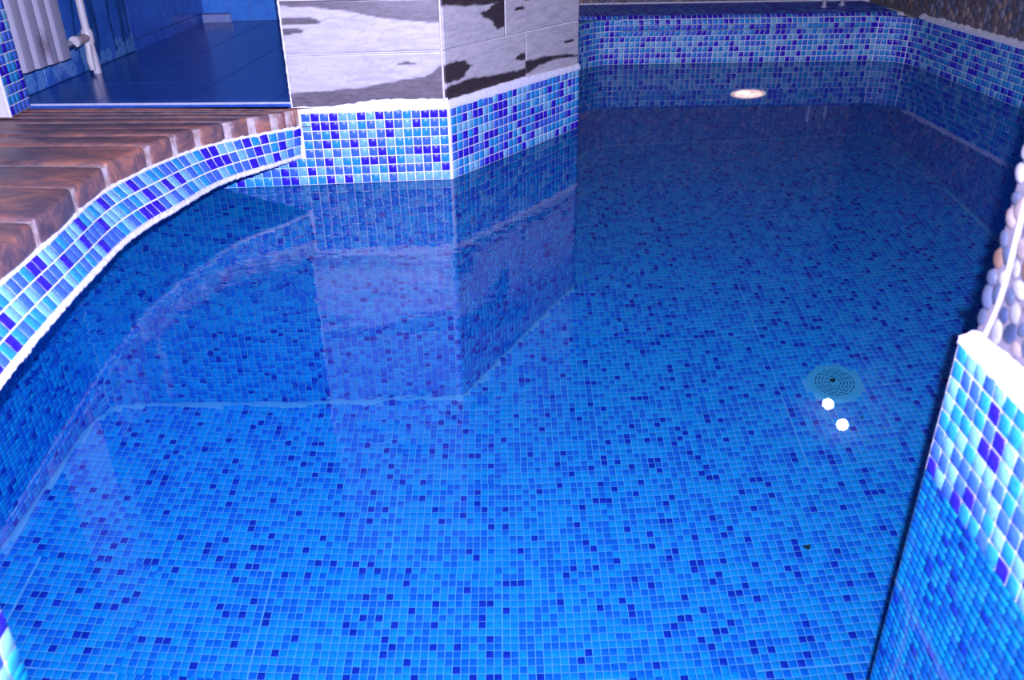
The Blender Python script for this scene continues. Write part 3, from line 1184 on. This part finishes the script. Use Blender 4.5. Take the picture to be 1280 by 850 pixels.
def room_edge(x):
    return 98.35 + (x + 44.0) * (-3.45 / 28.5)


for k in range(len(yr) - 1):
    ya, yb, la, lb_ = yr[k], yr[k + 1], yl[k], yl[k + 1]
    g = .27
    cut = -48.0

    def line(y0, y1, x):
        return y0 + (y1 - y0) * (x - edge_x(y0)) / (cut - edge_x(y0))
    ys = np.linspace(ya + g, yb - g, 6)
    endp = [(edge_x(y) - .12 + .22 * math.sin(PI * (y - ya) / (yb - ya)), y) for y in ys]
    poly = [(cut, la + g)] + endp + [(cut, lb_ - g)]
    h = PLANK_Z + random.uniform(-.16, .12)
    m = MB()
    m.prism(poly, DECK_ZT + .02, h)
    m.build('plank', PLANK, deck, True, loc=DK, bevel=.42 if yb - ya > 2 else .25, seg=3)
# last plank against the room's floor edge
xs = np.linspace(-50, -15.4, 8)
poly = [(-50, 99.45)] + [(edge_x(93.8) - .1, 93.85), (-15.45, 93.85)] + [(x, room_edge(x) - .15) for x in xs[::-1]]
m = MB()
m.prism(poly, DECK_ZT, PLANK_Z - .05)
m.build('plank', PLANK, deck, True, loc=DK, bevel=.15)
# mortar between planks
m = MB()
endp = [(edge_x(y) - .22, y) for y in np.linspace(30.4, 93.7, 70)]
m.prism([(-47, 31.0)] + endp + [(-47, 97.5)], DECK_ZT, PLANK_Z - .2)
m.build('joint_mortar', MORTAR_TAN, deck, loc=DK)

# ------------------------------------------------------------------ tiled room beyond the deck
m = MB()
m.prism([(-47.5, room_edge(-47.5)), (-15.2, room_edge(-15.2)), (-15.2, 170.5), (-42.5, 170.5)], 5.0, ROOM_Z - .1)
rf = m.build('floor_of_room', FLOOR_JOINT)
tag(rf, 'glossy dark blue tiled floor of the raised room', 'floor', kind='structure')
ang = -0.11
ct, st = math.cos(ang), math.sin(ang)
FO = np.array([-27.1, 98.0])
TA, TBv = np.array([ct, st]), np.array([-st, ct])
LWX = lambda y: -46.29 + (y - 103.87) * .0720
room_poly = np.array([(-47.0, room_edge(-47.0)), (-15.3, room_edge(-15.3)), (-15.3, 170.4), (-41.6, 170.4)])


def clip_poly(poly, clipper):
    out = [tuple(p) for p in poly]
    for i in range(len(clipper)):
        a, b = clipper[i], clipper[(i + 1) % len(clipper)]
        e = (b[0] - a[0], b[1] - a[1])
        ins = lambda p: e[0] * (p[1] - a[1]) - e[1] * (p[0] - a[0]) >= 0
        res = []
        for k in range(len(out)):
            p, q = out[k], out[(k + 1) % len(out)]
            ip, iq = ins(p), ins(q)
            if ip:
                res.append(p)
            if ip != iq:
                dp = e[0] * (p[1] - a[1]) - e[1] * (p[0] - a[0])
                dq = e[0] * (q[1] - a[1]) - e[1] * (q[0] - a[0])
                t = dp / (dp - dq)
                res.append((p[0] + (q[0] - p[0]) * t, p[1] + (q[1] - p[1]) * t))
        out = res
        if len(out) < 3:
            return []
    return out


for i in range(-3, 4):
    for j in range(-1, 9):
        g = .07
        c = [FO + TA * (i * 10 + g) + TBv * (j * 10.2 + g), FO + TA * (i * 10 + 10 - g) + TBv * (j * 10.2 + g), FO + TA * (i * 10 + 10 - g) + TBv * (j * 10.2 + 10.2 - g), FO + TA * (i * 10 + g) + TBv * (j * 10.2 + 10.2 - g)]
        poly = clip_poly(c, room_poly)
        if len(poly) < 3:
            continue
        a = sum(poly[k][0] * poly[(k + 1) % len(poly)][1] - poly[(k + 1) % len(poly)][0] * poly[k][1] for k in range(len(poly))) / 2
        if a < .6:
            continue
        m = MB()
        m.prism(poly, ROOM_Z - .3, ROOM_Z + .0)
        m.build('floor_tile', ROOM_FLOOR, rf)
m = MB()
m.tube([(-44.2, room_edge(-44.2) - .05, ROOM_Z - .02), (-15.4, room_edge(-15.4) - .05, ROOM_Z - .02)], .13, 6)
m.build('edge_strip', speckled('pale_edge_strip', (.40, .44, .52), (.5, .54, .6), 40, .5), rf)
m = MB()
m.prism([(-44.2, room_edge(-44.2) - .12), (-15.4, room_edge(-15.4) - .12), (-15.4, room_edge(-15.4) + .3), (-44.2, room_edge(-44.2) + .3)], 8.0, ROOM_Z - .12)
m.build('edge_tile', ROOM_FLOOR, rf)

# side wall of the room (radiator wall)
LA, LB_ = np.array([-46.55, 100.2]), np.array([-41.49, 170.44])
ld_ = (LB_ - LA) / np.linalg.norm(LB_ - LA)
ln_ = np.array([ld_[1], -ld_[0]])
m = MB()
m.prism([tuple(LA - ld_ * 1.5), tuple(LB_ + ld_ * 2), tuple(LB_ + ld_ * 2 - ln_ * 4), tuple(LA - ld_ * 1.5 - ln_ * 4)], 8.85, CEIL_Z)
ws = m.build('wall_room_side', WALL_JOINT)
tag(ws, 'blue marbled tile wall behind the radiator', 'wall', kind='structure')
S0 = 3.7                                         # where s = 0 of the measurements falls from LA


def c_decor(u, z):
    base = np.array([.02, .09, .34])[None] + fbm(u * .5, z * .5, 5)[:, None] * np.array([.03, .10, .24])[None]
    # rosettes and leaves near the floor
    d = np.full_like(u, 9.0)
    ros = np.zeros_like(u)
    r = np.random.default_rng(4)
    for k in range(46):
        cu, cz, rr_ = r.uniform(0, 38), 9 + r.random() ** 1.4 * 4.0, r.uniform(.6, 1.3)
        du, dz = u - cu, z - cz
        rad = np.hypot(du, dz) / rr_
        an = np.arctan2(dz, du)
        pet = sstep(1.05, .8, rad / (.8 + .25 * np.abs(np.cos(an * 3 + k)))) * (.45 + .55 * (np.sin(rad * 9 + an * 1.0) > -.1))
        ros = np.maximum(ros, pet)
    stem = np.zeros_like(u)
    for k in range(10):
        cu = r.uniform(16, 36)
        bend = r.uniform(-.12, .12)
        w = .35 + .3 * r.random()
        x = u - cu - bend * (z - 9) - .25 * np.sin((z + k) * .8)
        stem = np.maximum(stem, sstep(w, w * .4, np.abs(x)) * sstep(8, 11, z))
    c = base * (1 - stem[:, None] * .62) + np.array([.002, .03, .06])[None] * stem[:, None] * .5
    return c * (1 - ros[:, None] * .75) + np.array([.14, .36, .60])[None] * ros[:, None] * .75


for (a, b, z0, z1) in [(-4 + S0, 4 + S0, 9, 19.5), (4 + S0, 18 + S0, 9, 19.5), (18 + S0, 32.2 + S0, 9, 19.5), (-4 + S0, 4 + S0, 19.5, 30), (4 + S0, 18 + S0, 19.5, 30), (18 + S0, 32.2 + S0, 19.5, 30)]:
    print_panel('wall_tile', LA, ld_, ln_, a, b, z0, z1, c_decor, DECOR_PRINT, ws, th=.25, res=.2)
for a, b in ((32.2, 46), (46, 60), (60, 67.3)):
    for z0, z1 in ((8.9, 10.55), (10.55, 20.5), (20.5, 30.5)):
        p0, p1 = LA + ld_ * (a + S0 + .06), LA + ld_ * (b + S0 - .06)
        m = MB()
        m.prism([tuple(p0 + ln_ * .25), tuple(p0), tuple(p1), tuple(p1 + ln_ * .25)], z0 + .06, z1 - .06)
        m.build('wall_tile', TILE_SIDE, ws)
# back wall of the room
m = MB()
m.box(-50, -15.2, 170.5, 174, 5, CEIL_Z)
wb = m.build('wall_room_back', WALL_JOINT)
tag(wb, 'brighter sky-blue tile wall at the back of the raised room', 'wall', kind='structure')
for i in range(3):
    for z0, z1 in ((9.0, 19.0), (19.0, 29.0)):
        x0 = -42.0 + i * 9.2
        m = MB()
        m.box(x0 + .06, x0 + 9.14, 170.25, 170.5, z0 + .06, z1 - .06)
        m.build('wall_tile', TILE_BACK, wb)

# post at the end of the deck, clad with mosaic
m = MB()
m.prism([(-50, 93.2), (-44.1, 93.2), (-44.1, 98.4), (-50, 98.4)], 8.8, CEIL_Z)
wp = m.build('wall_deck_post', PLASTER)
tag(wp, 'plaster wall end standing on the planks, clad with mosaic on one face', 'wall', kind='structure')
PP = Path([(-44.1, 93.35), (-44.1, 98.45)])
m = MB()
m.box(-44.2, -44.02, 93.3, 98.5, 8.8, 40)
m.build('grout_bed', GROUT, wp)
fr = wall_frames(Path([(-44.02, 93.35), (-44.02, 98.5)]), 0.02, 5.15, 8.8, 40, 1.0, -1, False)
mosaic(*fr, 1.0, (.12, .26, .34, .28), wp, 90, 8)
m = MB()
m.tube([(-44.05, 93.2, 8.8), (-44.05, 93.2, 40)], .2, 8)
m.build('corner_bead', GROUT, wp, True)

# ------------------------------------------------------------------ radiator
RD = LA + ld_ * 0 + ln_ * 1.2
rad = thing('radiator', 'white enamelled sectional radiator with a rusty stain low on its front', 'radiator', (*(RD + ld_ * 6), 12.1))
RO = np.array([*(RD + ld_ * 6), 12.1])
s_edges = [-.6, 2.2, 4.0, 6.9, 10.6]


def rust_mat():
    m, nt, b = newmat('stained_enamel')
    vm = nt.nodes.new('ShaderNodeVectorMath')
    vm.operation = 'DISTANCE'
    c = RD + ld_ * 4.6 + ln_ * 1.5
    vm.inputs[1].default_value = (c[0] * .025, c[1] * .025, 14.2 * .025)
    gp = geo_pos(nt)
    link(nt, gp, vm.inputs[0])
    n = noise(nt, 40, 4, .7, gp)
    mul = nt.nodes.new('ShaderNodeMath')
    mul.operation = 'MULTIPLY_ADD'
    link(nt, n.outputs[0], mul.inputs[0])
    mul.inputs[1].default_value = .075
    link(nt, vm.outputs['Value'], mul.inputs[2])
    link(nt, ramp(nt, mul.outputs[0], [(.055, (.20, .17, .19)), (.09, (.36, .36, .39))]), b.inputs['Base Color'])
    b.inputs['Roughness'].default_value = .35
    return m


ENAMEL = rust_mat()
edges = [-1.0, 1.9, 4.9, 7.6, 10.8]
for k in range(4):
    a, b = edges[k] + .1, edges[k + 1] - .1
    m = MB()
    pr_ = []
    for (o, t) in ((0, a), (1.15, a), (1.5, a + .45), (1.5, b - .45), (1.15, b), (0, b)):
        pr_.append(tuple(RD + ld_ * t + ln_ * o))
    z0 = 12.15 - .05 * k
    m.prism(pr_[::-1], z0, 36)
    m.build('radiator_section', ENAMEL, rad, True, loc=RO, bevel=.12)
m = MB()
m.tube([(*(RD + ld_ * -1.0 + ln_ * .6), 13.3), (*(RD + ld_ * 12.6 + ln_ * .6), 13.3)], .42, 10)
m.build('header_pipe', WHITE_METAL, rad, True, loc=RO)
m = MB()
m.tube([(*(RD + ld_ * 10.9 + ln_ * 1.0), 13.0), (*(RD + ld_ * 11.6 + ln_ * 1.5), 13.3), (*(RD + ld_ * 12.0 + ln_ * 1.5), 12.9)], .16, 8)
m.build('air_valve', CHROME, rad, True, loc=RO)
m = MB()
m.prism([tuple(RD + ld_ * 10.8), tuple(RD + ld_ * 10.8 + ln_ * .5), tuple(RD + ld_ * 12.3 + ln_ * .5), tuple(RD + ld_ * 12.3)][::-1], 12.0, 16.0)
m.build('end_bracket', WHITE_METAL, rad, loc=RO, bevel=.08)

# heating pipes
PB = LA + ld_ * 17.1 + ln_ * 2.1
pip = thing('heating_pipe', 'ivory plastic pipe with a tee fitting beside the radiator', 'pipe', (*PB, ROOM_Z))
PO = np.array([*PB, ROOM_Z])
m = MB()
m.tube([(*PB, 13.6), (*PB, 40)], .48, 14)
m.build('riser_pipe', PLASTIC, pip, True, loc=PO)
m = MB()
lo_ = PB + ld_ * .55
m.tube([(*(PB + ld_ * .2), 13.0), (*lo_, ROOM_Z - .1)], .50, 14)
m.build('lower_pipe', PLASTIC, pip, True, loc=PO)
m = MB()
l2 = PB - ld_ * .75
m.tube([(*(PB - ld_ * .4), 12.8), (*(PB - ld_ * .75), 10.6), (*(l2 + ln_ * .05), 9.6)], [.42, .46, .34], 12)
m.build('side_pipe', PLASTIC, pip, True, loc=PO)
m = MB()
m.tube([(*PB, 12.6), (*PB, 13.0), (*PB, 14.1), (*PB, 14.5)], [.62, .74, .74, .6], 16)
m.build('tee_fitting', PLASTIC, pip, True, loc=PO)
m = MB()
m.tube([(*PB, 13.5), (*(PB - ld_ * 1.4 - ln_ * .1), 13.45), (*(PB - ld_ * 1.6 - ln_ * .1), 13.45), (*(PB - ld_ * 3.0 - ln_ * .2), 13.4)], [.55, .55, .46, .46], 14)
m.build('branch_pipe', speckled('brown_plastic', (.26, .20, .19), (.32, .25, .23), 30, .4), pip, True, loc=PO)
m = MB()
m.tube([(*(PB - ld_ * 2.7 - ln_ * .2), 13.4), (*(PB - ld_ * 3.5 - ln_ * .2), 13.4)], .68, 14)
m.build('collar', PLASTIC, pip, True, loc=PO)

# invented clear ribbed box, standing in for bright glints in the back corner
bx0 = thing('glint_box', 'invented clear ribbed box standing for glints in the back corner of the raised room', 'box', (-39.0, 168.2, ROOM_Z))
GL, nt_, b_ = newmat('clear_plastic')
b_.inputs['Base Color'].default_value = (.5, .6, .8, 1)
b_.inputs['Roughness'].default_value = .12
b_.inputs['Alpha'].default_value = .35
m = MB()
m.box(-41.0, -36.0, 167.6, 168.9, 9.02, 10.6)
m.build('shell', GL, bx0, loc=(-39.0, 168.2, ROOM_Z), bevel=.1)
m = MB()
for k in range(7):
    x = -40.8 + k * .77
    m.tube([(x, 167.55, 9.1), (x, 167.5, 10.55)], .13, 8)
m.build('rib', GL, bx0, True, loc=(-39.0, 168.2, ROOM_Z))
m = MB()
m.tube([(-41.0, 167.5, 10.65), (-36.0, 167.5, 10.65)], .13, 8)
m.build('rim', CHROME, bx0, True, loc=(-39.0, 168.2, ROOM_Z))

# ------------------------------------------------------------------ white pipe stubs on the far ledge
for k, (x, y, lab) in enumerate(((77.9, 170.6, 'white pipe stub on the far ledge, farther from the pool corner'), (82.6, 172.8, 'white pipe stub on the far ledge, closer to the pool corner'))):
    st_ = thing('pipe_stub', lab, 'pipe', (x, y, LZ + .09), group='white pipe stubs on the ledge')
    o0 = (x, y, LZ + .09)
    m = MB()
    m.tube([(x, y, LZ + .09), (x, y, LZ + 5.2)], .38, 12)
    m.build('pipe', WHITE_METAL, st_, True, loc=o0)
    m = MB()
    m.tube([(x, y, LZ + .09), (x, y, LZ + .5)], .62, 12)
    m.build('base_collar', WHITE_METAL, st_, True, loc=o0)
    m = MB()
    m.tube([(x, y, LZ + 3.7), (x, y, LZ + 4.4)], .55, 12)
    m.build('end_collar', WHITE_METAL, st_, True, loc=o0)

# ------------------------------------------------------------------ underwater pool lamp
LC = np.array([61.6, 163.0])
LC = np.array([61.6, FY0 + (61.6 - FX0) * math.tan(GA)])
lamp = thing('pool_lamp', 'round warm white underwater lamp glowing on the far pool wall', 'lamp', (*LC, -27.8))
LO = np.array([*LC, -27.8])


def disc(r_list, off_list, seg=40):
    v, f = [], []
    for r, o in zip(r_list, off_list):
        for k in range(seg):
            a = 2 * PI * k / seg
            p = LC + DL * r * math.cos(a) - NL * o
            v.append((*p, -27.8 + r * math.sin(a)))
    for i in range(len(r_list) - 1):
        for k in range(seg):
            f.append((i * seg + k, i * seg + (k + 1) % seg, (i + 1) * seg + (k + 1) % seg, (i + 1) * seg + k))
    f.append(tuple((len(r_list) - 1) * seg + k for k in range(seg)))
    return v, f


m = MB()
m.add(*disc([3.45, 3.45, 3.3, 2.85], [0, .35, .5, .42]))
m.build('bezel', emit('lit_bezel', (1.0, .46, .36), .9), lamp, True, loc=LO)
m = MB()
m.add(*disc([2.85, 2.4, 1.6, .7], [.40, .62, .8, .88]))
LENS, nt_, b_ = newmat('lamp_lens')
b_.inputs['Base Color'].default_value = (.8, .75, .7, 1)
n_ = noise(nt_, 30, 3, .6, geo_pos(nt_))
b_.inputs['Emission Strength'].default_value = 3.2
link(nt_, ramp(nt_, n_.outputs[0], [(.35, (.5, .22, .17)), (.65, (1, .48, .38))]), b_.inputs['Emission Color'])
m.build('lens', LENS, lamp, True, loc=LO)
m = MB()
m.tube([(*(LC - DL * .8 - NL * .7), -26.4), (*(LC - DL * .8 - NL * 1.3), -26.4)], [.95, .6], 16)
m.build('bulb', emit('bulb_glow', (1, .45, .36), 25), lamp, True, loc=LO)

# ------------------------------------------------------------------ drain cover on the pool floor
DC = (49.5, 88.9, DEPTH)
dr = thing('drain_cover', 'round pale plastic drain cover with ringed slots on the pool floor', 'drain', DC)
m = MB()
seg = 48
m.tube([(DC[0], DC[1], DEPTH + .0), (DC[0], DC[1], DEPTH + .22), (DC[0], DC[1], DEPTH + .30)], [3.5, 3.45, 3.2], seg)
m.build('flange', DRAIN, dr, False, loc=DC)
m = MB()
for ri, (r, cnt) in enumerate(((.75, 8), (1.15, 10), (1.55, 12), (1.95, 14), (2.35, 16))):
    for k in range(cnt):
        a0 = 2 * PI * (k + .12) / cnt
        a1 = 2 * PI * (k + .88) / cnt
        w = .07
        pts = []
        for q in range(4):
            a = a0 + (a1 - a0) * q / 3
            pts.append((DC[0] + (r - w) * math.cos(a), DC[1] + (r - w) * math.sin(a)))
        for q in range(3, -1, -1):
            a = a0 + (a1 - a0) * q / 3
            pts.append((DC[0] + (r + w) * math.cos(a), DC[1] + (r + w) * math.sin(a)))
        m.prism(pts[::-1], DEPTH + .25, DEPTH + .315)
sl = m.build('slot_rings', speckled('dark_slot_blue', (.02, .08, .14), (.03, .11, .18), 60, .9), dr, loc=DC)
m = MB()
m.tube([(DC[0] - .1, DC[1] + .35, DEPTH + .28), (DC[0] - .1, DC[1] + .35, DEPTH + .5)], .32, 12)
m.build('screw', DARK, dr, loc=DC)
# scraps lying on the floor
for k, (x, y, lab) in enumerate(((37.2, 65.9, 'dark scrap of leaf lying on the pool floor below the drain cover'), (50.3, 82.4, 'tiny dark crumb lying on the pool floor just below the drain cover'))):
    r = .34 if k == 0 else .16
    v = [(x + r * (1 + .5 * math.sin(a * 3)) * math.cos(a), y + r * 1.2 * (1 + .4 * math.cos(a * 2)) * math.sin(a)) for a in np.linspace(0, 2 * PI, 11)[:-1]]
    m = MB()
    m.prism(v, DEPTH + .09, DEPTH + .2)
    tag(m.build('leaf_scrap', speckled('rotten_leaf', (.02, .03, .03), (.06, .05, .03), 200, .9)), lab, 'debris')

# ------------------------------------------------------------------ ceiling and its two lamps
m = MB()
m.box(-62, 100, -10, 196, CEIL_Z, CEIL_Z + 3)
ce = m.build('ceiling', CEIL)
tag(ce, 'plain painted ceiling above the pool', 'ceiling', kind='structure')
for k, (x, y, qx, qy) in enumerate(((23.593, 42.659, 33.485, 60.544), (23.449, 40.306, 33.279, 57.205))):
    cx, cy = x + qx * (CEIL_Z - 1.6) / 40, y + qy * (CEIL_Z - 1.6) / 40
    o0 = (cx, cy, CEIL_Z)
    t = thing('ceiling_lamp', ('round ceiling lamp whose white mirror image touches the drain cover', 'round ceiling lamp whose white mirror image lies clear below the drain cover')[k], 'lamp', o0, group='ceiling lamps mirrored in the water')
    m = MB()
    pts = [(cx, cy, CEIL_Z - 1.6 + 1.2 * math.sin(a)) for a in np.linspace(-PI / 2 + .05, PI / 2 - .3, 14)]
    m.tube(pts, [1.2 * math.cos(a) for a in np.linspace(-PI / 2 + .05, PI / 2 - .3, 14)], 24)
    m.build('lamp_globe', LAMP_GLOW, t, True, loc=o0)
    m = MB()
    m.tube([(cx, cy, CEIL_Z - .6), (cx, cy, CEIL_Z)], [.7, 1.3], 24)
    m.build('housing', WHITE_METAL, t, True, loc=o0)

# ------------------------------------------------------------------ the water
m = MB()
m.add([(p[0], p[1], 0.0) for p in outline], [tuple(range(len(outline) - 1, -1, -1))])
me = mesh_from('pool_water', m.v, m.f, WATER)
bm = bmesh.new()
bm.from_mesh(me)
for f in bm.faces:
    if f.normal.z < 0:
        f.normal_flip()
for k in range(-60, 100, 5):
    bmesh.ops.bisect_plane(bm, geom=bm.verts[:] + bm.edges[:] + bm.faces[:], plane_co=(k * S, 0, 0), plane_no=(1, 0, 0), dist=1e-6)
for k in range(0, 170, 5):
    bmesh.ops.bisect_plane(bm, geom=bm.verts[:] + bm.edges[:] + bm.faces[:], plane_co=(0, k * S, 0), plane_no=(0, 1, 0), dist=1e-6)
bmesh.ops.triangulate(bm, faces=bm.faces)
bm.to_mesh(me)
bm.free()
me.polygons.foreach_set('use_smooth', np.ones(len(me.polygons), dtype=bool))
wt = link_obj('pool_water', me)
wt.cycles.is_caustics_receiver = False
wt.cycles.is_caustics_caster = True
tag(wt, 'clear blue pool water, still near the camera and faintly rippled by the pier', 'water', kind='structure')
